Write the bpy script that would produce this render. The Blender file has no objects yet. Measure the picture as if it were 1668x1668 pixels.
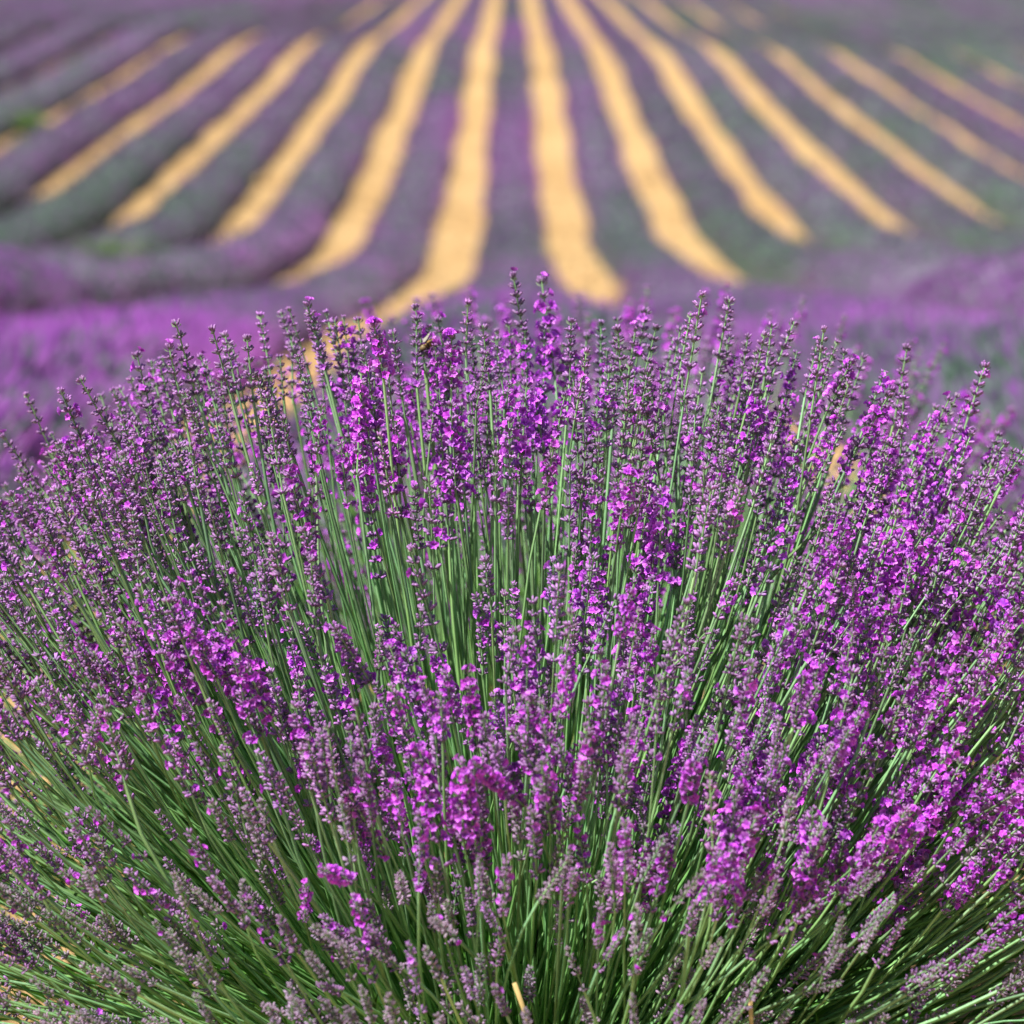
import bpy, math, random
import numpy as np
from mathutils import Vector, Matrix

random.seed(7)
rng = np.random.default_rng(11)
scene = bpy.context.scene
col = scene.collection
R = math.radians

# ------------------------------------------------------------------ camera
CAM = Vector((0.0, 0.0, 1.12))
PITCH = R(12.0)
FPX = 6000.0 / 1668.0                      # focal length in picture widths
cd = bpy.data.cameras.new('camera')
cd.sensor_width = 36.0
cd.lens = 36.0 * FPX
cd.clip_start = 0.05
cd.clip_end = 4000
cd.dof.use_dof = True
cd.dof.focus_distance = 2.86
cd.dof.aperture_fstop = 7.3
cam = bpy.data.objects.new('camera', cd)
col.objects.link(cam)
cam.location = CAM
cam.rotation_euler = (math.pi / 2 - PITCH, 0, 0)
scene.camera = cam

# ------------------------------------------------------------------ light
SUN_TO = Vector((-0.43, -0.34, 0.84)).normalized()
w = bpy.data.worlds.new('World')
scene.world = w
w.use_nodes = True
nt = w.node_tree
sky = nt.nodes.new('ShaderNodeTexSky')
sky.sky_type = 'NISHITA'
sky.sun_disc = False
sky.sun_elevation = math.asin(SUN_TO.z)
sky.sun_rotation = math.atan2(SUN_TO.x, SUN_TO.y) % (2 * math.pi)
nt.links.new(sky.outputs[0], nt.nodes['Background'].inputs[0])
nt.nodes['Background'].inputs[1].default_value = 0.05
sd = bpy.data.lights.new('sun', 'SUN')
sd.energy = 5.0
sd.angle = R(0.53)
sd.color = (1.0, 0.955, 0.88)
so = bpy.data.objects.new('sun', sd)
col.objects.link(so)
so.rotation_euler = SUN_TO.to_track_quat('Z', 'Y').to_euler()
so.location = (0, 0, 30)
scene.view_settings.view_transform = 'Standard'
scene.view_settings.look = 'None'
scene.view_settings.exposure = 0.80
scene.view_settings.gamma = 1.0

# ------------------------------------------------------------------ helpers
def project(p):
    """world point -> picture coordinates on the 1668 px photograph, used to judge the plant's proportions"""
    x, y, z = p[0] - CAM.x, p[1] - CAM.y, p[2] - CAM.z
    c, s = math.cos(PITCH), math.sin(PITCH)
    d = y * c - z * s
    u = y * s + z * c
    return 834 + 6000 * x / d, 834 - 6000 * u / d, d

def tag(o, label=None, cat=None, group=None, kind=None):
    if label: o['label'] = label
    if cat: o['category'] = cat
    if group: o['group'] = group
    if kind: o['kind'] = kind
    return o

def empty(name, loc):
    o = bpy.data.objects.new(name, None)
    o.empty_display_size = 0.1
    o.location = loc
    col.objects.link(o)
    return o

def make_mesh(name, V, F, C, mat, smooth=True):
    V = np.asarray(V, np.float32); F = np.asarray(F, np.int32)
    me = bpy.data.meshes.new(name)
    me.vertices.add(len(V)); me.vertices.foreach_set('co', V.ravel())
    me.loops.add(F.size); me.loops.foreach_set('vertex_index', F.ravel())
    k = F.shape[1]
    me.polygons.add(len(F))
    me.polygons.foreach_set('loop_start', np.arange(0, F.size, k, dtype=np.int32))
    me.polygons.foreach_set('loop_total', np.full(len(F), k, np.int32))
    me.polygons.foreach_set('use_smooth', np.full(len(F), smooth))
    if C is not None:
        a = me.color_attributes.new('Col', 'FLOAT_COLOR', 'POINT')
        rgba = np.ones((len(V), 4), np.float32); rgba[:, :3] = np.clip(C, 0, 1)
        a.data.foreach_set('color', rgba.ravel())
    me.materials.append(mat)
    me.update(calc_edges=True)
    return me

def link(name, me, parent=None, loc=None):
    o = bpy.data.objects.new(name, me)
    col.objects.link(o)
    if parent: o.parent = parent
    if loc is not None: o.location = loc
    return o

class Acc:
    def __init__(s): s.V = []; s.F = []; s.C = []; s.n = 0
    def add(s, V, F, C):
        V = np.asarray(V, np.float32)
        C = np.asarray(C, np.float32)
        if C.ndim == 1: C = np.tile(C, (len(V), 1))
        s.V.append(V); s.F.append(np.asarray(F, np.int32) + s.n); s.C.append(C); s.n += len(V)
    def arrays(s):
        return np.concatenate(s.V), np.concatenate(s.F), np.concatenate(s.C)
    def mesh(s, name, mat, smooth=True):
        return make_mesh(name, *s.arrays(), mat, smooth)

# value noise -------------------------------------------------------
_tab = np.random.default_rng(3).random((256, 256))
def vnoise(x, y):
    x = np.asarray(x, float); y = np.asarray(y, float)
    xi = np.floor(x).astype(int); yi = np.floor(y).astype(int)
    fx = x - xi; fy = y - yi
    fx = fx * fx * (3 - 2 * fx); fy = fy * fy * (3 - 2 * fy)
    t = lambda a, b: _tab[a & 255, b & 255]
    return (t(xi, yi) * (1 - fx) + t(xi + 1, yi) * fx) * (1 - fy) + (t(xi, yi + 1) * (1 - fx) + t(xi + 1, yi + 1) * fx) * fy
def fbm(x, y):
    return 0.55 * vnoise(x, y) + 0.3 * vnoise(2.1 * x + 7, 2.1 * y + 3) + 0.15 * vnoise(4.3 * x + 1, 4.3 * y + 9)

# terrain profile along the rows: falls from the photographer into a dip, then runs on
PY = np.array([-400, -40, 0, 2.9, 6.5, 10, 12.6, 20, 33, 40, 55, 78, 100, 120, 150, 200, 300, 700, 2500.])
PZ = np.array([ 4.0, 0.8, .12, 0, -.30, -.75, -1.14, -2.20, -3.98, -4.88, -6.28, -7.03, -7.50, -8.60, -10.05, -12.4, -16.5, -26, -45.])
def _slopes(x, y):
    h = np.diff(x); d = np.diff(y) / h
    m = np.zeros_like(y); m[0] = d[0]; m[-1] = d[-1]
    for i in range(1, len(x) - 1):
        if d[i - 1] * d[i] <= 0: m[i] = 0
        else:
            w1 = 2 * h[i] + h[i - 1]; w2 = h[i] + 2 * h[i - 1]
            m[i] = (w1 + w2) / (w1 / d[i - 1] + w2 / d[i])
    return m
PM = _slopes(PY, PZ)
def ground_z(y, x=0.0):
    y = np.asarray(y, float)
    i = np.clip(np.searchsorted(PY, y) - 1, 0, len(PY) - 2)
    h = PY[i + 1] - PY[i]; t = (y - PY[i]) / h
    z = ((2*t**3 - 3*t**2 + 1) * PZ[i] + (t**3 - 2*t**2 + t) * h * PM[i]
         + (-2*t**3 + 3*t**2) * PZ[i + 1] + (t**3 - t**2) * h * PM[i + 1])
    x = np.asarray(x, float)
    far = np.clip((np.abs(y) - 20) / 60, 0, 1)
    z = z + 0.085 * np.clip(-x - 2, 0, 14) * np.clip((y - 34) / 30, 0, 1) * np.clip((165 - y) / 70, 0, 1)
    return z + far * 0.5 * (vnoise(x / 23 + 5, y / 31 + 2) - 0.5) * np.clip(np.abs(x) / 6, 0, 1)

# ------------------------------------------------------------------ materials
def plant_mat(name, rough=0.6, trans=0.25, var=0.25, spec=0.3, nscale=220.0):
    m = bpy.data.materials.new(name); m.use_nodes = True
    n = m.node_tree.nodes; l = m.node_tree.links
    p = n['Principled BSDF']; out = n['Material Output']
    at = n.new('ShaderNodeAttribute'); at.attribute_name = 'Col'
    oi = n.new('ShaderNodeObjectInfo')
    tc = n.new('ShaderNodeTexCoord')
    nz = n.new('ShaderNodeTexNoise'); nz.inputs['Scale'].default_value = nscale
    nz.inputs['Detail'].default_value = 2
    l.new(tc.outputs['Object'], nz.inputs['Vector'])
    add = n.new('ShaderNodeMath'); add.operation = 'MULTIPLY_ADD'     # 1-var/2.. range from noise
    l.new(nz.outputs['Fac'], add.inputs[0]); add.inputs[1].default_value = var * 2; add.inputs[2].default_value = 1 - var
    rr = n.new('ShaderNodeMath'); rr.operation = 'MULTIPLY_ADD'
    l.new(oi.outputs['Random'], rr.inputs[0]); rr.inputs[1].default_value = 0.3; rr.inputs[2].default_value = 0.85
    mu = n.new('ShaderNodeMath'); mu.operation = 'MULTIPLY'
    l.new(add.outputs[0], mu.inputs[0]); l.new(rr.outputs[0], mu.inputs[1])
    mx = n.new('ShaderNodeVectorMath'); mx.operation = 'SCALE'
    l.new(at.outputs['Color'], mx.inputs[0]); l.new(mu.outputs[0], mx.inputs['Scale'])
    l.new(mx.outputs[0], p.inputs['Base Color'])
    p.inputs['Roughness'].default_value = rough
    p.inputs['Specular IOR Level'].default_value = spec
    if trans > 0:
        tr = n.new('ShaderNodeBsdfTranslucent')
        l.new(mx.outputs[0], tr.inputs['Color'])
        ms = n.new('ShaderNodeMixShader'); ms.inputs[0].default_value = trans
        l.new(p.outputs[0], ms.inputs[1]); l.new(tr.outputs[0], ms.inputs[2])
        l.new(ms.outputs[0], out.inputs['Surface'])
    return m

M_STEM = plant_mat('lavender_stem', 0.42, 0.0, 0.3, 0.5, 70)
M_FLOWER = plant_mat('lavender_flower', 0.5, 0.24, 0.3, 0.4, 260)
M_LEAF = plant_mat('lavender_leaf', 0.5, 0.25, 0.3, 0.4, 60)
M_ROW = plant_mat('lavender_row_foliage', 0.8, 0.1, 0.35, 0.15, 6)
M_ROWF = plant_mat('lavender_row_flower', 0.75, 0.42, 0.3, 0.15, 3)
M_DRY = plant_mat('dry_straw', 0.7, 0.05, 0.3, 0.2, 120)
M_BEE = plant_mat('bee_body', 0.5, 0.0, 0.2, 0.4, 900)
M_WOOD = plant_mat('woody_stem', 0.85, 0.0, 0.4, 0.2, 80)

def soil_mat():
    m = bpy.data.materials.new('sandy_soil'); m.use_nodes = True
    n = m.node_tree.nodes; l = m.node_tree.links
    p = n['Principled BSDF']
    tc = n.new('ShaderNodeTexCoord')
    def noise(s, d=6):
        t = n.new('ShaderNodeTexNoise'); t.inputs['Scale'].default_value = s; t.inputs['Detail'].default_value = d
        l.new(tc.outputs['Object'], t.inputs['Vector']); return t
    a = noise(0.35); b = noise(9.0, 8); c = noise(60.0, 4)
    r = n.new('ShaderNodeValToRGB')
    r.color_ramp.elements[0].position = 0.30; r.color_ramp.elements[0].color = (0.49, 0.315, 0.14, 1)
    r.color_ramp.elements[1].position = 0.72; r.color_ramp.elements[1].color = (0.64, 0.45, 0.225, 1)
    l.new(a.outputs['Fac'], r.inputs['Fac'])
    r2 = n.new('ShaderNodeValToRGB')
    r2.color_ramp.elements[0].position = 0.3; r2.color_ramp.elements[0].color = (0.58, 0.52, 0.45, 1)
    r2.color_ramp.elements[1].position = 0.7; r2.color_ramp.elements[1].color = (1.0, 1.0, 1.0, 1)
    l.new(b.outputs['Fac'], r2.inputs['Fac'])
    mx = n.new('ShaderNodeMixRGB'); mx.blend_type = 'MULTIPLY'; mx.inputs[0].default_value = 1
    l.new(r.outputs[0], mx.inputs[1]); l.new(r2.outputs[0], mx.inputs[2])
    l.new(mx.outputs[0], p.inputs['Base Color'])
    p.inputs['Roughness'].default_value = 0.95
    p.inputs['Specular IOR Level'].default_value = 0.1
    bu = n.new('ShaderNodeBump'); bu.inputs['Strength'].default_value = 0.6; bu.inputs['Distance'].default_value = 0.03
    l.new(b.outputs['Fac'], bu.inputs['Height'])
    bu2 = n.new('ShaderNodeBump'); bu2.inputs['Strength'].default_value = 0.5; bu2.inputs['Distance'].default_value = 0.006
    l.new(c.outputs['Fac'], bu2.inputs['Height']); l.new(bu.outputs[0], bu2.inputs['Normal'])
    l.new(bu2.outputs[0], p.inputs['Normal'])
    return m
M_SOIL = soil_mat()

# ------------------------------------------------------------------ ground
def build_ground():
    ys = np.concatenate([np.linspace(-400, -10, 14)[:-1], np.arange(-10, 60, 0.6), np.arange(60, 250, 1.2), np.geomspace(250, 2500, 30)])
    core = np.arange(-32, 32.01, 0.64)
    out = np.geomspace(33, 2500, 16)
    xs = np.concatenate([-out[::-1], core, out])
    X, Y = np.meshgrid(xs, ys)
    Z = ground_z(Y, X)
    Z = Z + np.where((np.abs(X) < 33) & (Y > -10) & (Y < 250), 0.05 * (fbm(X * 1.3, Y * 1.1) - 0.5), 0)
    nx, ny = len(xs), len(ys)
    idx = np.arange(nx * ny).reshape(ny, nx)
    F = np.stack([idx[:-1, :-1], idx[:-1, 1:], idx[1:, 1:], idx[1:, :-1]], -1).reshape(-1, 4)
    me = make_mesh('ground', np.stack([X, Y, Z], -1).reshape(-1, 3), F, None, M_SOIL)
    tag(link('ground', me), kind='structure')
build_ground()

# ------------------------------------------------------------------ clods and stones lying on the strips
def build_clods():
    r = np.random.default_rng(77)
    n = 5200
    y = 5 * (70 / 5) ** r.random(n)
    k = np.round(r.uniform(-6, 5, n))
    x = (k + 0.5) * 1.6 + r.normal(0, 0.22, n)
    keep = np.abs(x) < y * 0.2 + 0.6
    x, y = x[keep], y[keep]; n = len(x)
    sz = 0.012 * np.exp(r.normal(0.2, 0.6, n)) * np.clip(y / 14, 1, 2.2)
    P = np.stack([x, y, ground_z(y, x) + sz * 0.2], -1)
    oct_ = np.array([[1, 0, 0], [-1, 0, 0], [0, 1, 0], [0, -1, 0], [0, 0, .8], [0, 0, -.8]])
    V = P[:, None] + oct_[None] * sz[:, None, None] * r.uniform(.6, 1.4, (n, 6, 1))
    f = np.array([[0, 2, 4], [2, 1, 4], [1, 3, 4], [3, 0, 4], [2, 0, 5], [1, 2, 5], [3, 1, 5], [0, 3, 5]])
    F = (f[None] + (np.arange(n) * 6)[:, None, None]).reshape(-1, 3)
    C = np.repeat(np.array([.50, .33, .16]) * r.uniform(.5, 1.2, (n, 1, 1)), 6, 1)
    o = link('soil_clods', make_mesh('soil_clods', V.reshape(-1, 3), F, C.reshape(-1, 3), M_WOOD, False))
    tag(o, 'loose tan clods and small stones lying on the sandy strips', 'clods', kind='stuff')
build_clods()

# ------------------------------------------------------------------ lavender rows of the field
S = 1.6
PURPLE = np.array([0.225, 0.090, 0.290])
MAGENTA = np.array([0.320, 0.110, 0.370])
GREY = np.array([0.172, 0.175, 0.210])
GREEN = np.array([0.115, 0.178, 0.130])

def bloom(x, y):
    """how much of the row is in flower at this spot (patchy, ~0..1)"""
    b = fbm(x / 2.6 + 31, y / (3.0 + y * 0.05) + 4)
    b = (b - 0.5) * 1.6 + 0.50
    b = b + 0.10 * np.clip(-x / 8, -1, 1)
    b = b + 0.40 * np.exp(-((y - 13) / 9.0) ** 2) * np.where(x < -0.5, 1, 0.1)
    b = b - 0.30 * np.exp(-((y - 44) / 10.0) ** 2) - 0.8 * np.exp(-((x - 1.4) ** 2 + (y - 8.2) ** 2) / 6) - 0.25 * np.exp(-((y - 13) / 9.0) ** 2) * np.where(x > 0.6, 1, 0)
    b = b - 0.40 * np.exp(-((x - 17) / 9.0) ** 2 - ((y - 112) / 22.0) ** 2) - 0.45 * np.exp(-((x + 9.5) / 4.0) ** 2 - ((y - 62) / 16.0) ** 2)
    return np.clip(b, 0, 1)

def row_half(y, k):
    a = abs(k)
    return (0.425 + 0.014 * min(a, 6) + 0.05 * np.exp(-np.maximum(y - 5, 0) / 35)
            + (0 if k == 0 else 0.27 * np.clip((18 - y) / 10, 0, 1) if k < 0 else (0.40 if k == 1 else 0.2) * np.clip((35 - y) / 9, 0, 1)))
def row_h(y, k):
    if abs(k) >= 2: return 0.37 + 0.13 * np.clip((72 - y) / 22, 0, 1)
    return 0.36 - (0.07 if k == 0 else 0.11 if k < 0 else 0.13) * np.clip((42 - y) / 16, 0, 1)

def build_row(k, ystart, yend, label):
    root = empty('lavender_row', (k * S, ystart, float(ground_z(ystart, k * S))))
    tag(root, label, 'lavender row', 'lavender rows of the field')
    ys = [ystart]
    while ys[-1] < yend: ys.append(ys[-1] + max(0.16, ys[-1] / 95))
    ys = np.array(ys)
    u = np.linspace(-1, 1, 11)
    Y, U = np.meshgrid(ys, u, indexing='ij')
    lump = 0.5 + 0.5 * np.sin(2 * np.pi * (Y / 0.72 + 0.6 * vnoise(Y * 0.9 + k * 13, Y * 0 + k)))
    fade = np.clip((60 - Y) / 30, 0.6, 1)
    big = 0.86 + 0.34 * (fbm(Y * 0.7 + k * 17, Y * 0 + k * 5) - 0.3)
    hw = row_half(Y, k) * (0.95 + 0.09 * lump * fade) * (0.6 + 0.4 * big)
    hh = row_h(Y, k) * (0.88 + 0.18 * lump * fade) * big
    if k <= -6: hh = hh * 1.2
    cap = np.sqrt(np.clip((Y - ystart) / 0.5, 0.002, 1)); hw = hw * cap; hh = hh * cap
    ang = U * np.pi / 2
    px = hw * np.sign(np.sin(ang)) * np.abs(np.sin(ang)) ** 0.85
    pz = hh * np.abs(np.cos(ang)) ** 0.7
    jit = 0.06 * (vnoise(Y * 6 + U * 5 + k * 3, U * 7 + Y) - 0.5)
    X = k * S + px * (1 + jit * 2) + 0.10 * (vnoise(Y * 0.25 + k * 9, Y * 0) - 0.5)
    Z = ground_z(Y, X) + pz + jit * np.abs(np.cos(ang)) - 0.02 - 0.04 * (np.abs(U) > 0.99)
    b = bloom(X, Y)
    C = (GREEN[None, None] * (1 - 0.55 * b[..., None]) + PURPLE * 0.75 * b[..., None]) * ((0.62 + 0.22 * np.random.default_rng(k + 40).random(X.shape)) * (1 + 0.4 * np.clip((28 - Y) / 8, 0, 1)))[..., None]  # mound colour lifted on the near slope to make up for inter-shadowing
    nx = len(u); ny = len(ys)
    idx = np.arange(nx * ny).reshape(ny, nx)
    F = np.stack([idx[:-1, :-1], idx[:-1, 1:], idx[1:, 1:], idx[1:, :-1]], -1).reshape(-1, 4)
    V = np.stack([X, Y, Z], -1).reshape(-1, 3) - np.array(root.location)
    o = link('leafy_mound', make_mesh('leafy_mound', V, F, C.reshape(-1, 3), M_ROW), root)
    # flower cover: many small upright spikes standing on the mound
    r = np.random.default_rng(100 + k)
    seg = np.diff(ys); ym = 0.5 * (ys[1:] + ys[:-1])
    dens = np.where(ym < 13, 1350.0, np.where(ym < 24, 1000.0, np.clip(150 * (35 / ym), 34, 260)))
    cnt = r.poisson(seg * 1.0 * dens)
    yy = np.repeat(ys[:-1], cnt) + r.random(cnt.sum()) * np.repeat(seg, cnt)
    n = len(yy)
    if n == 0: return
    uu = (r.random(n) * 2 - 1) * 0.93
    ii = np.clip(np.searchsorted(ys, yy) - 1, 0, ny - 2)
    jj = np.clip(((uu + 1) / 2 * (nx - 1)).astype(int), 0, nx - 2)
    ty = (yy - ys[ii]) / seg[ii]; tu = (uu + 1) / 2 * (nx - 1) - jj
    P3 = np.stack([X, Y, Z], -1)
    P = (P3[ii, jj] * ((1 - ty) * (1 - tu))[:, None] + P3[ii + 1, jj] * (ty * (1 - tu))[:, None]
         + P3[ii, jj + 1] * ((1 - ty) * tu)[:, None] + P3[ii + 1, jj + 1] * (ty * tu)[:, None])
    bl = bloom(P[:, 0], P[:, 1])
    isf = r.random(n) < (0.32 + 0.60 * bl)
    near = P[:, 1] < 24
    sz = np.where(near, 1.0, np.clip(P[:, 1] / 26, 1, 3.2))
    ln = (0.055 + 0.055 * r.random(n)) * np.where(near, 1.0, np.clip(sz * 0.75, 1, 1.7))
    wd = (0.006 + 0.005 * r.random(n)) * np.where(near, 1.0, sz)
    tilt = uu * 0.75 + r.normal(0, 0.18, n); tl2 = r.normal(0, 0.22, n)
    D = np.stack([np.sin(tilt), np.sin(tl2) * np.cos(tilt), np.cos(tilt) * np.cos(tl2)], -1)
    a = r.random(n) * np.pi
    side = np.stack([np.cos(a), np.sin(a), np.zeros(n)], -1)
    side2 = np.cross(D, side)
    base = P - D * 0.02 - np.array(root.location)
    mid = base + D * (ln * 0.62)[:, None]
    tip = base + D * ln[:, None]
    s1 = side * wd[:, None]; s2 = side2 * wd[:, None]
    # crossed slim diamonds close by, one diamond each farther off
    V = np.stack([base, mid + s1, tip, mid - s1, mid + s2, mid - s2], 1)
    f0 = np.array([[0, 1, 2], [0, 2, 3]]); f1 = np.array([[0, 4, 2], [0, 2, 5]])
    ids = np.arange(n) * 6
    F = np.concatenate([(f0[None] + ids[:, None, None]).reshape(-1, 3), (f1[None] + ids[near][:, None, None]).reshape(-1, 3)])
    mix = r.random(n)[:, None]
    mg = np.clip(bl * 1.3 - 0.25, 0, 1)[:, None]
    fc = (PURPLE * (1 - mg) + MAGENTA * mg) * (0.8 + 0.6 * mix) * 1.12
    gc = (GREY * (1 - mix) + GREEN * 1.15 * mix) * (0.85 + 0.4 * r.random(n)[:, None])
    c = np.where(isf[:, None], fc, gc) * (1 + 0.4 * np.clip((28 - P[:, 1]) / 8, 0, 1))[:, None]     # near slope painted lighter, offsetting the shade spikes cast on each other
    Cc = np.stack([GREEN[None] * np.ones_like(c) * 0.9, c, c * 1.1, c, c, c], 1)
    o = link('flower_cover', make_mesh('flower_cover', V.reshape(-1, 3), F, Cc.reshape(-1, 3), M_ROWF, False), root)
    o['kind'] = 'stuff'

ORD = ['', 'first', 'second', 'third', 'fourth', 'fifth', 'sixth', 'seventh', 'eighth', 'ninth', 'tenth', 'eleventh', 'twelfth', 'thirteenth', 'fourteenth', 'fifteenth', 'sixteenth']
KMAX = 15
for k in range(-KMAX, KMAX + 1):
    if k == 0:
        lab = "purple lavender row running downhill behind the foreground bush, in line with it"
        ys = 4.75
    else:
        sidew = 'left' if k < 0 else 'right'
        lab = "blurred purple lavender row, %s one to the %s of the foreground bush's own row" % (ORD[abs(k)], sidew)
        ys = max(1.5, (abs(k) * S - 0.9) / 0.139 * 0.75)
    build_row(k, ys, 235.0, lab)

# ------------------------------------------------------------------ lavender spikes
CAL_TOP = np.array([0.410, 0.165, 0.505])
CAL_BOT = np.array([0.270, 0.350, 0.230])
COROLLA = np.array([0.610, 0.062, 0.800])
STEM_UP = np.array([0.265, 0.480, 0.215])
STEM_LO = np.array([0.100, 0.305, 0.034])

def frame(d):
    d = d / np.linalg.norm(d)
    h = np.array([0, 0, 1.0]) if abs(d[2]) < 0.9 else np.array([1.0, 0, 0])
    a = np.cross(h, d); a /= np.linalg.norm(a)
    return a, np.cross(d, a), d

def calyx(acc, p, d, ln, rad, ns, ctop, cbot):
    a, b, d = frame(d)
    if ns == 0:                                    # plain spindle for stalks at the back of the bush
        t = np.arange(3) * 2 * np.pi / 3
        ring = np.outer(np.cos(t), a) + np.outer(np.sin(t), b)
        acc.add(np.vstack([p, p + d * ln * .6 + ring * rad * 1.1, p + d * ln * 1.02]),
                [[0, 2, 1], [0, 3, 2], [0, 1, 3], [1, 2, 4], [2, 3, 4], [3, 1, 4]], np.vstack([cbot, ctop * .9, ctop * .9, ctop * .9, ctop * 1.1]))
        return
    t = np.arange(ns) * 2 * np.pi / ns
    ring = np.outer(np.cos(t), a) + np.outer(np.sin(t), b)
    V = np.vstack([p, p + d * ln * 0.42 + ring * rad, p + d * ln * 0.86 + ring * rad * 0.92, p + d * ln * 1.02])
    F = []
    for i in range(ns):
        j = (i + 1) % ns
        F += [[0, 1 + j, 1 + i], [1 + i, 1 + j, 1 + ns + j], [1 + i, 1 + ns + j, 1 + ns + i], [1 + ns + i, 1 + ns + j, 1 + 2 * ns]]
    C = np.vstack([cbot, np.tile(cbot * 0.3 + ctop * 0.7, (ns, 1)), np.tile(ctop * 0.95, (ns, 1)), ctop * 0.75 + np.array([.16, .09, .17])])
    acc.add(V, F, C)

def corolla(acc, p, d, sz, r, c):
    a, b, d = frame(d + np.array([0, 0, -0.25]))
    for j in range(5):
        t = j * 2 * math.pi / 5 + r.uniform(-.2, .2)
        rad = a * math.cos(t) + b * math.sin(t)
        sd_ = np.cross(d, rad)
        s = sz * r.uniform(.8, 1.2)
        m = p + rad * s * 0.55 + d * s * 0.30
        cc = c * r.uniform(.75, 1.3)
        acc.add([p - d * s * .5, m + sd_ * s * .45, p + rad * s * 1.05 + d * s * .1, m - sd_ * s * .45],
                [[0, 1, 2], [0, 2, 3]], [cc * .45, cc * .95, cc * [1.2, 2.6, 1.1], cc * .95])

def make_spike(seed, ns, open_p, fade):
    """flower spike along +z, lowest whorl near z=0"""
    r = np.random.default_rng(seed)
    acc = Acc()
    nw = int(r.integers(6, 10))
    zs = [0.0]
    dense = r.random() < 0.45
    for i in range(nw - 1):
        base = 0.0082 if dense else 0.0108
        g = base * r.uniform(.85, 1.15) * (1.0 - 0.32 * i / nw)
        if i == 0: g *= r.choice([1.0, 1.5, 2.2], p=[.4, .35, .25])
        zs.append(zs[-1] + g)
    L = zs[-1] + 0.004
    # axis
    ctop = CAL_TOP * (1 - fade) + np.array([0.31, 0.22, 0.33]) * fade
    gm = r.uniform(0, .10) if open_p < .2 else 0
    ctop = (ctop * (1 - gm) + CAL_BOT * gm) * r.uniform(.8, 1.2)
    t = np.arange(3) * 2 * np.pi / 3
    ring = np.stack([np.cos(t), np.sin(t), 0 * t], -1)
    V = np.vstack([ring * .0010 + [0, 0, -.004], ring * .0007 + [0, 0, L]])
    F = [[i, (i + 1) % 3, 3 + (i + 1) % 3] for i in range(3)] + [[i, 3 + (i + 1) % 3, 3 + i] for i in range(3)]
    acc.add(V, F, STEM_UP)
    ph0 = r.uniform(0, 6.28)
    for w_, z in enumerate(zs):
        f = w_ / (nw - 1)
        top = w_ == nw - 1
        sc = (1.0 - 0.22 * f) * r.uniform(.9, 1.1)
        for sgn in (0, math.pi):
            n = int(r.integers(3, 5)) if not top else 3
            for q in range(n):
                az = ph0 + w_ * math.pi / 2 + sgn + (q - (n - 1) / 2) * r.uniform(.55, .85) + r.uniform(-.15, .15)
                el = r.uniform(.45, .95) if not top else r.uniform(.8, 1.35)
                if q in (0, n - 1): el -= .1
                d = np.array([math.cos(az) * math.cos(el), math.sin(az) * math.cos(el), math.sin(el)])
                p = np.array([0, 0, z]) + d * .0008
                ln = .0067 * sc * r.uniform(.85, 1.15)
                cv = r.uniform(.6, 1.35)
                calyx(acc, p, d, ln, .00122 * sc, ns, ctop * cv, CAL_BOT * r.uniform(.8, 1.15))
                op = open_p * (1.3 if .15 < f < .8 else .7)
                if r.random() < op:
                    c = COROLLA * np.array([r.uniform(.92, 1.04), r.uniform(.6, 1.6), r.uniform(.96, 1.08)]) * r.uniform(.85, 1.12)
                    corolla(acc, p + d * ln * 1.15, d, .0033 * r.uniform(.8, 1.25), r, c)
            # bract
            az = ph0 + w_ * math.pi / 2 + sgn
            o = np.array([math.cos(az), math.sin(az), 0]); sd_ = np.array([-o[1], o[0], 0])
            acc.add([[0, 0, z - .0012], o * .003 + sd_ * .0017 + [0, 0, z + .0005], o * .0048 + [0, 0, z + .003], o * .003 - sd_ * .0017 + [0, 0, z + .0005]],
                    [[0, 1, 2], [0, 2, 3]], CAL_BOT * .8)
    V, F, C = acc.arrays()
    return V, F, C, L

CLASSES = [(0.004, 0.12), (0.05, 0.0), (0.24, 0.0), (0.52, 0.0), (0.01, 0.9)]     # share of open flowers, faded greyness
NV = 14
HI = [[make_spike(1000 + c * 50 + i, 5, op, fd) for i in range(NV)] for c, (op, fd) in enumerate(CLASSES)]
LO = [[make_spike(1000 + c * 50 + i, 3, op, fd) for i in range(NV)] for c, (op, fd) in enumerate(CLASSES)]
BK = [[make_spike(1000 + c * 50 + i, 0, op, fd) for i in range(NV)] for c, (op, fd) in enumerate(CLASSES)]
HI_ME = [[make_mesh('flower_spike', v[0], v[1], v[2], M_FLOWER) for v in cl] for cl in HI]

def stem_curve(b, c, p, n=6):
    t = np.linspace(0, 1, n + 1)[:, None]
    return (1 - t) ** 2 * b + 2 * t * (1 - t) * c + t * t * p

def tube(pts, r0, r1, ns, c0, c1):
    n = len(pts)
    V = []; C = []
    for i in range(n):
        d = pts[min(i + 1, n - 1)] - pts[max(i - 1, 0)]
        a, b, _ = frame(d)
        f = i / (n - 1); rad = r0 + (r1 - r0) * f
        for j in range(ns):
            t = 2 * math.pi * j / ns
            V.append(pts[i] + (a * math.cos(t) + b * math.sin(t)) * rad)
            C.append(c0 + (c1 - c0) * f)
    F = []
    for i in range(n - 1):
        for j in range(ns):
            k = (j + 1) % ns
            F += [[i * ns + j, i * ns + k, (i + 1) * ns + k], [i * ns + j, (i + 1) * ns + k, (i + 1) * ns + j]]
    return np.array(V), np.array(F), np.array(C)

def rot_to(d, roll):
    a, b, d = frame(np.asarray(d, float))
    c, s = math.cos(roll), math.sin(roll)
    return np.stack([a * c + b * s, -a * s + b * c, d], 1)      # columns

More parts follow.
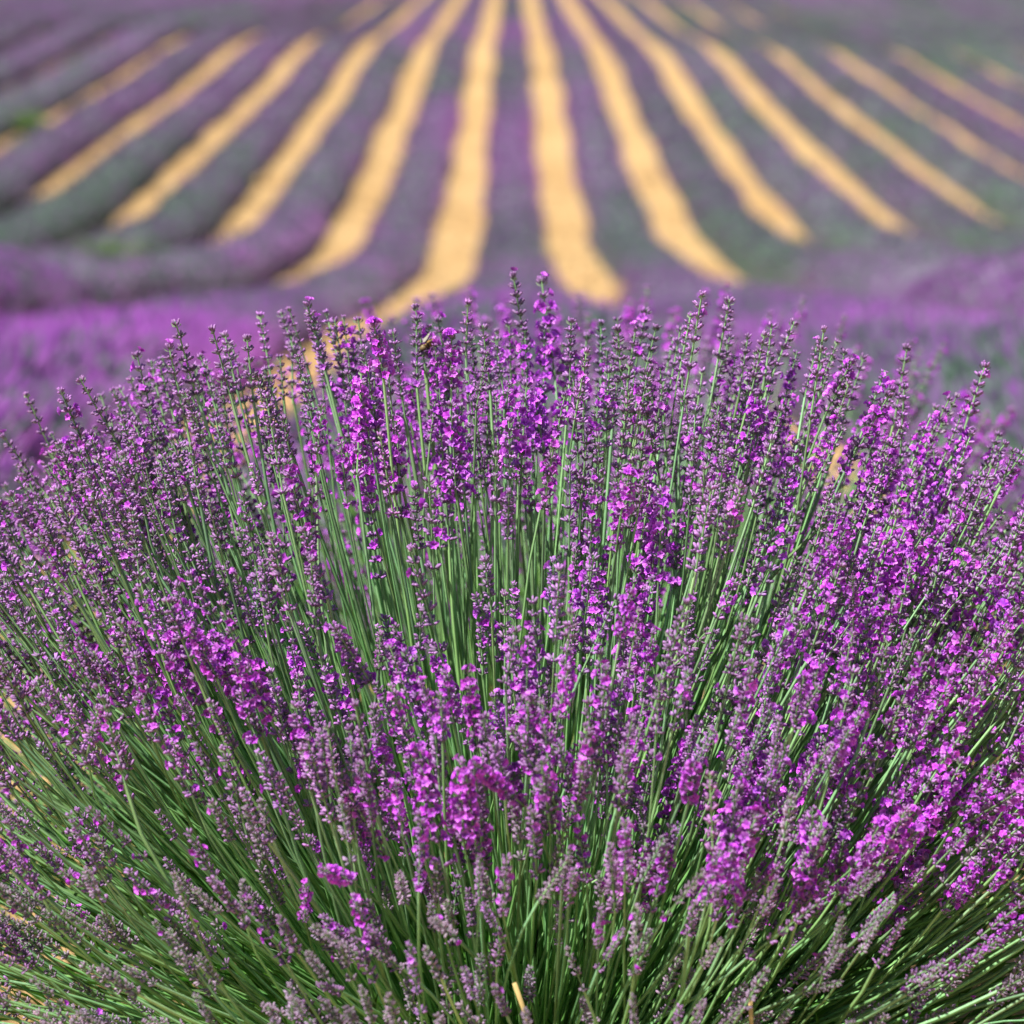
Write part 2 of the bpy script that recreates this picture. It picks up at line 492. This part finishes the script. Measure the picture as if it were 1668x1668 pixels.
def build_bush(name, C0, stalks, n_parts, label, cat, group=None):
    """stalks: list of dict(base, ctrl, tip, cls, scale, tint, score)"""
    root = empty(name, tuple(C0))
    tag(root, label, cat, group)
    order = sorted(range(len(stalks)), key=lambda i: -stalks[i]['score'])
    single = set(order[:n_parts])
    acc = Acc()
    r = np.random.default_rng(5)
    for i, s in enumerate(stalks):
        hi = i in single
        var = int(r.integers(0, NV)); V, F, C, L = (HI if hi else BK if s['tip'][1] > C0[1] - .05 else LO)[s['cls']][var]
        sc = s['scale']
        d = s['tip'] - s['ctrl']; d = d / np.linalg.norm(d)
        d = d + r.normal(0, .05, 3); d /= np.linalg.norm(d)
        spike_base = s['tip'] - d * L * sc
        pts = stem_curve(s['base'], s['ctrl'], spike_base) - C0
        up = STEM_UP * s['tint']; lo = STEM_LO * s['tint']
        tv, tf, tcx = tube(pts, .0015 * s['thick'], .00105 * s['thick'], 4 if hi else 3, lo, up)
        M = rot_to(d, r.uniform(0, 6.28))
        if hi:
            st = link('flower_stalk', make_mesh('flower_stalk', tv, tf, tcx, M_STEM), root)
            sp = link('flower_spike', HI_ME[s['cls']][var], st)
            m4 = np.eye(4); m4[:3, :3] = M * sc; m4[:3, 3] = spike_base - C0
            sp.matrix_local = Matrix(m4.tolist())
        else:
            acc.add(tv, tf, tcx)
            acc.add((V * sc) @ M.T + (spike_base - C0), F, C * r.uniform(.8, 1.2) * (1 + r.normal(0, .025, 3)))
    o = link('flower_stalk_mass', acc.mesh('flower_stalk_mass', M_FLOWER), root)
    o['kind'] = 'stuff'
    return root

# --- picture-space blobs describing where this plant is thin, dense or in full bloom
def blob(u, v, cx, cy, sx, sy, ang=0):
    c, s = math.cos(ang), math.sin(ang)
    du, dv = u - cx, v - cy
    a = (du * c + dv * s) / sx; b = (-du * s + dv * c) / sy
    return math.exp(-(a * a + b * b))

def density(u, v):
    d = 1.0
    d -= .90 * blob(u, v, 590, 920, 240, 110, .75)
    d -= .85 * blob(u, v, 870, 915, 200, 105)
    d -= .88 * blob(u, v, 1210, 980, 170, 115, -.6)
    d -= .45 * blob(u, v, 300, 900, 150, 60, .8)
    d -= .72 * blob(u, v, 390, 1340, 320, 100, .7)
    d -= .55 * blob(u, v, 110, 1340, 220, 90, .65)
    d -= .40 * blob(u, v, 480, 1570, 160, 90, .6)
    d -= .65 * blob(u, v, 920, 1610, 240, 90)
    d -= .55 * blob(u, v, 1540, 1590, 200, 80, -.55)
    d -= .40 * blob(u, v, 1440, 1110, 160, 60, -.65)
    d += .4 * blob(u, v, 800, 1280, 330, 170) + .35 * blob(u, v, 750, 1500, 420, 90)
    if v < 660: d *= .72
    d += .4 * blob(u, v, 1350, 1300, 250, 160)
    return max(d, .06)

def openness(u, v):
    o = .15
    for cx, cy, sx, sy, a in ((880, 560, 40, 130, .9), (640, 640, 80, 110, .55), (1040, 870, 60, 90, 1.3), (540, 740, 50, 80, .6),
                              (330, 1050, 170, 70, .55), (700, 1050, 80, 60, .4), (1330, 1250, 220, 150, .62), (1480, 870, 190, 150, .42),
                              (720, 1270, 120, 60, .5), (1560, 1400, 120, 120, .35), (540, 1420, 50, 60, .6), (840, 1080, 100, 50, .35),
                              (1640, 1430, 60, 80, .5), (1400, 640, 160, 80, .15), (740, 600, 40, 90, .4), (100, 690, 60, 60, .4)):
        o += .72 * a * blob(u, v, cx, cy, sx * 1.15, sy * 1.15)
    return o

def pick_class(u, v, r):
    o = openness(u, v) * r.uniform(.2, 2.0) * (1 - .55 * min(max((v - 1380) / 200, 0), 1))
    grey = max(0, (v - 1230) / 350) * .8
    if o < .32 and r.random() < grey: return 4
    if o > .55: return 3
    if o > .32: return 2
    if o > .12: return 1
    return 0

BC = np.array([0.012, 2.95, float(ground_z(2.95))])
RAD = 0.648

def stalk_from_tip(tip, r, cls=None, scale=None, tint=None, thick=1.0):
    off = tip - BC
    base = BC + np.array([off[0] * r.uniform(.10, .34), off[1] * r.uniform(.35, .68), .0 + .09 * r.random()])
    base[:2] += r.normal(0, .022, 2)
    hor = np.array([off[0], off[1] * .5, 0]); h = np.linalg.norm(hor) + 1e-6
    ctrl = base + (tip - base) * r.uniform(.5, .62) + hor / h * .035 * min(h / .4, 1.3) * r.uniform(.2, 1.5) - np.array([0, 0, .02 * h]) + r.normal(0, .011 if r.random() < .75 else .032, 3)
    u, v, d = project(tip)
    if cls is None: cls = pick_class(u, v, r)
    if tint is None: tint = r.uniform(.6, 1.35) * np.array([r.uniform(.9, 1.15), 1, r.uniform(.85, 1.25)])
    score = (3.0 / d) + r.uniform(0, .45) - (2 if not (-40 < u < 1708 and 300 < v < 1760) else 0) - (1 if off[1] > .2 else 0)
    return dict(base=base, ctrl=ctrl, tip=tip, cls=cls, scale=scale or r.uniform(.74, 1.12) * (.82 if v > 1250 and u < 700 else .8 if v > 1380 else 1), tint=tint, thick=thick * (r.uniform(.8, 1.2) if r.random() < .8 else r.uniform(1.2, 1.55)), score=score)

def unproject(u, v, ydepth):
    """point on the plant seen at (u,v) of the photograph and standing at distance ydepth along the row"""
    c, s = math.cos(PITCH), math.sin(PITCH)
    a = (u - 834) / 6000; b = (834 - v) / 6000
    dirv = np.array([a, c + b * s, -s + b * c])
    return np.array(CAM) + dirv * (ydepth / dirv[1])

r = np.random.default_rng(21)
stalks = []
# tall stalks that make the outline of the bush
HERO = [(836, 447, 1, 1.15), (882, 455, 3, 1.25), (1144, 476, 1, 1.1), (1189, 487, 0, 1.1), (500, 494, 1, 1.05), (457, 508, 0, 1.0), (676, 498, 0, 1.0),
        (545, 520, 1, 1.1), (609, 527, 3, 1.1), (286, 524, 0, 1.05), (345, 534, 0, 1.05), (222, 575, 2, 1.15), (275, 563, 1, 1.05), (1053, 503, 1, 1.1),
        (1294, 524, 0, 1.0), (1343, 532, 0, 1.0), (1478, 563, 0, 1.05), (1606, 592, 1, 1.2), (1560, 643, 4, .9), (130, 617, 0, 1.0), (98, 634, 2, 1.1),
        (42, 640, 0, .95), (786, 530, 0, 1.0), (1006, 533, 1, 1.05), (1109, 533, 1, 1.05), (712, 518, 2, 1.05), (1219, 545, 0, .95), (1408, 580, 0, 1.0),
        (640, 540, 1, 1.0), (402, 548, 0, 1.0), (366, 542, 0, .95), (1246, 542, 0, .9), (1375, 570, 0, .95), (1525, 660, 2, 1.0), (1450, 640, 2, 1.0),
        (735, 545, 3, 1.1), (930, 520, 1, 1.0), (190, 645, 0, 1.0), (1640, 720, 2, 1.0), (5, 710, 1, 1.0), (1070, 530, 1, 1.0), (575, 560, 1, 1.0)]
for (u, v, cl, sc) in HERO:
    tip = unproject(u, v, 2.95 + r.uniform(-.14, .16))
    s = stalk_from_tip(tip, r, cl, sc)
    s['score'] += 5
    stalks.append(s)
HEROS = list(stalks)
N_STALK = 2300
tries = 0
while len(stalks) < N_STALK and tries < 90000:
    tries += 1
    z = r.uniform(math.cos(R(73)), 1.0)
    th = math.acos(z); ph = r.uniform(0, 2 * math.pi)
    rr = RAD * (1.0 - .26 * r.random() ** 1.6) * (1 + .03 * math.sin(5 * ph + 3 * th))
    rr *= 1 + .05 * min(abs(math.sin(th) * math.cos(ph)) / .6, 1) * (1.5 if math.cos(ph) < 0 else .8)
    off = np.array([math.sin(th) * math.cos(ph), math.sin(th) * math.sin(ph) * .92, z]) * rr
    tip = BC + off
    back = off[1] > 0.12
    if back and r.random() < .5 + .3 * (th > .8) * (abs(off[0]) < .3): continue
    u, v, d = project(tip)
    if (u < -160 or u > 1830) and r.random() < .7: continue
    if v > 1780 and r.random() < .6: continue
    if r.random() > density(u, v + 70) * (.60 + .30 * min(abs(u - 850) / 700, 1) + .6 * blob(u, v, 60, 800, 260, 130) + .3 * blob(u, v, 1640, 830, 200, 130)): continue
    stalks.append(stalk_from_tip(tip, r))

bush = build_bush('lavender_bush', BC, stalks, 300, "large flowering lavender bush filling the foreground, sharp purple spikes on green stems", 'lavender bush')

# ------------------------------------------------------------------ leaves and wood low inside the bush
def leaves(n, C0, rx, ry, zmax, seed):
    r = np.random.default_rng(seed)
    ph = r.random(n) * 2 * np.pi; q = np.sqrt(r.random(n))
    x = q * np.cos(ph) * rx; y = q * np.sin(ph) * ry
    z = (0.02 + r.random(n) ** 0.8 * zmax * np.sqrt(np.clip(1 - q ** 2 * .8, 0, 1)))
    P = np.stack([x, y, z], -1)
    D = np.stack([x * 1.2 + r.normal(0, .14, n), y * 1.2 + r.normal(0, .14, n), .22 + .25 * r.random(n)], -1)
    D /= np.linalg.norm(D, axis=1)[:, None]
    ln = .022 + .026 * r.random(n); wd = .0014 + .0010 * r.random(n)
    sdv = np.cross(D, r.normal(0, 1, (n, 3))); sdv /= np.linalg.norm(sdv, axis=1)[:, None]
    nr = np.cross(sdv, D)
    a = P; m1 = P + D * (ln * .45)[:, None]; t = P + D * ln[:, None] + nr * (ln * r.uniform(-.25, .25, n))[:, None]
    V = np.stack([a, m1 + sdv * wd[:, None] + nr * (wd * .6)[:, None], m1, m1 - sdv * wd[:, None] + nr * (wd * .6)[:, None], t], 1)
    f0 = np.array([[0, 1, 2], [0, 2, 3], [1, 4, 2], [2, 4, 3]])
    F = (f0[None] + (np.arange(n) * 5)[:, None, None]).reshape(-1, 3)
    c = np.array([.065, .19, .018]) * (.6 + .8 * r.random((n, 1))) * (1 + r.normal(0, .12, (n, 3)))
    C = np.repeat(np.clip(c, 0.01, 1)[:, None], 5, 1)
    return V.reshape(-1, 3), F, C.reshape(-1, 3)

o = link('leafy_base', make_mesh('leafy_base', *leaves(12500, BC, .72, .54, .20, 5), M_LEAF), bush)
o['kind'] = 'stuff'
acc = Acc()
for i in range(46):
    a = r.uniform(0, 6.28); q = math.sqrt(r.random()) * .3
    p0 = np.array([math.cos(a) * q * .3, math.sin(a) * q * .5, -.03])
    p2 = np.array([math.cos(a) * q * 1.1, math.sin(a) * q * 1.1, r.uniform(.08, .17)])
    acc.add(*tube(stem_curve(p0, (p0 + p2) / 2 + [0, 0, -.01], p2, 5), .007, .003, 5, np.array([.10, .075, .05]), np.array([.13, .11, .07])))
link('woody_base', acc.mesh('woody_base', M_WOOD), bush)

# pale cut straws standing low in the bush
for (u, v, yd, du, ln) in ((838, 1602, 2.50, -.28, .13), (1222, 1628, 2.50, -.03, .11)):
    tip = unproject(u, v, yd) - BC
    base = tip + np.array([-du * ln, .03, -ln])
    v_, f_, c_ = tube(stem_curve(base, (tip + base) / 2 + [.003, 0, 0], tip, 4), .0013, .0018, 6, np.array([.30, .26, .10]), np.array([.55, .40, .17]))
    cap = np.array([[len(v_) - 6 + i, len(v_) - 6 + (i + 1) % 6, len(v_) - 6 + (i + 2) % 6] for i in (0, 2, 4)] + [[len(v_) - 6, len(v_) - 4, len(v_) - 2]])
    link('dry_stem', make_mesh('dry_stem', v_, np.vstack([f_, cap]), c_, M_DRY), bush)

# ------------------------------------------------------------------ second bush of the same row, just behind
B2 = np.array([0.09, 4.05, float(ground_z(4.05))])
st2 = []
r = np.random.default_rng(33)
while len(st2) < 470:
    z = r.uniform(math.cos(R(75)), 1.0); th = math.acos(z); ph = r.uniform(0, 6.283)
    rr = .60 * (1 - .22 * r.random() ** 1.5)
    off = np.array([math.sin(th) * math.cos(ph), math.sin(th) * math.sin(ph) * .8, z]) * rr * [1.45, 1, 1.0]
    tip = B2 + off
    base = B2 + off * [.25, .4, 0] + [0, 0, .05]
    ctrl = (base + tip) / 2 + off * [.06, .06, -.03]
    st2.append(dict(base=base, ctrl=ctrl, tip=tip, cls=int(r.choice([1, 2, 3], p=[.3, .4, .3])), scale=r.uniform(.9, 1.15), tint=np.ones(3) * r.uniform(.8, 1.2), thick=1.0, score=z + r.random() * .2))
bush2 = build_bush('lavender_bush', B2, st2, 60, "softly blurred lavender bush directly behind the large foreground bush", 'lavender bush')
o = link('leafy_base', make_mesh('leafy_base', *leaves(8000, B2, .95, .42, .34, 6), M_LEAF), bush2)
o['kind'] = 'stuff'

# ------------------------------------------------------------------ honey bee on the stalk at the outline
def ellipsoid(c, ax, nu, nv, colf, rot=None):
    V = []; C = []
    for i in range(nv + 1):
        t = math.pi * i / nv
        for j in range(nu):
            p = 2 * math.pi * j / nu
            q = np.array([math.cos(t), math.sin(t) * math.cos(p), math.sin(t) * math.sin(p)])
            V.append(q * ax); C.append(colf(q[0]))
    F = []
    for i in range(nv):
        for j in range(nu):
            k = (j + 1) % nu
            F += [[i * nu + j, i * nu + k, (i + 1) * nu + k], [i * nu + j, (i + 1) * nu + k, (i + 1) * nu + j]]
    V = np.array(V)
    if rot is not None: V = V @ np.array(rot).T
    return V + np.array(c), np.array(F), np.array(C)

hb = HEROS[6]
bee_p = hb['tip'] + np.array([.0085, -.006, -.033])
bee = empty('honey_bee', tuple(bee_p))
bee.scale = (1.25,) * 3
bee.rotation_euler = (0.1, R(-32), R(15))
tag(bee, "small brown and black bee clinging to a lavender spike of the foreground bush", 'bee')
amber = np.array([.26, .15, .03]); black = np.array([.015, .012, .01])
for nm, c, ax, fn in (('abdomen', (.0042, 0, 0), (.0046, .0024, .0023), lambda q: black if math.sin(q * 11) > .1 else amber),
                      ('thorax', (-.0015, 0, .0004), (.0025, .0022, .0021), lambda q: np.array([.17, .12, .05])),
                      ('head', (-.0045, 0, -.0004), (.0014, .0018, .0017), lambda q: black)):
    link(nm, make_mesh(nm, *ellipsoid(c, ax, 10, 12, fn), M_BEE), bee)
for sg in (-1, 1):
    wv = np.array([[-.001, sg * .001, .002], [.002, sg * .0035, .004], [.0065, sg * .0042, .005], [.0078, sg * .0028, .005], [.004, sg * .0012, .0035]])
    wv = np.vstack([wv, wv + [0, 0, -.0001]])
    f = [[0, 1, 2], [0, 2, 4], [2, 3, 4], [5, 7, 6], [5, 9, 7], [7, 9, 8]]
    link('wing', make_mesh('wing', wv, f, np.tile([.35, .33, .28], (10, 1)), M_DRY), bee)
    for q in (-.003, -.0012, .0008):
        pts = np.array([[q, sg * .001, -.0012], [q + .0005, sg * .0035, -.0018], [q + .001, sg * .0045, -.0048]])
        link('leg', make_mesh('leg', *tube(pts, .0004, .0002, 4, black, black), M_BEE), bee)

# ------------------------------------------------------------------ green weeds among the rows
def weed(x, y, h, n, c, label, seed):
    r = np.random.default_rng(seed)
    z0 = float(ground_z(y, x))
    acc = Acc()
    for i in range(n):
        a = r.uniform(0, 6.28); sp = r.uniform(.1, .8)
        b = np.array([r.normal(0, .06), r.normal(0, .06), -.02]); L = h * r.uniform(.5, 1.1)
        d = np.array([math.cos(a) * sp, math.sin(a) * sp, 1.0]); d /= np.linalg.norm(d)
        s = np.array([-math.sin(a), math.cos(a), 0]) * .02
        m = b + d * L * .55; t = b + d * L + np.array([math.cos(a), math.sin(a), -.4]) * L * .25
        acc.add([b - s * .4, b + s * .4, m + s, t, m - s], [[0, 1, 2], [0, 2, 4], [4, 2, 3]], np.array(c) * r.uniform(.7, 1.3))
    o = link('weed_tuft', acc.mesh('weed_tuft', M_LEAF, False), None, (x, y, z0))
    tag(o, label, 'weed', 'green weeds among the rows')
weed(-4.3, 38.6, .7, 260, (.10, .20, .03), "bright green weed tuft growing in the third row left of the foreground bush's row", 1)
weed(-8.7, 66.5, .6, 160, (.10, .20, .03), "bright green weed tuft growing beside a sandy strip far out on the left", 2)
weed(7.7, 85.0, .6, 120, (.10, .17, .08), "small green weed tuft beside the fifth sandy strip right of the foreground bush's row", 3)
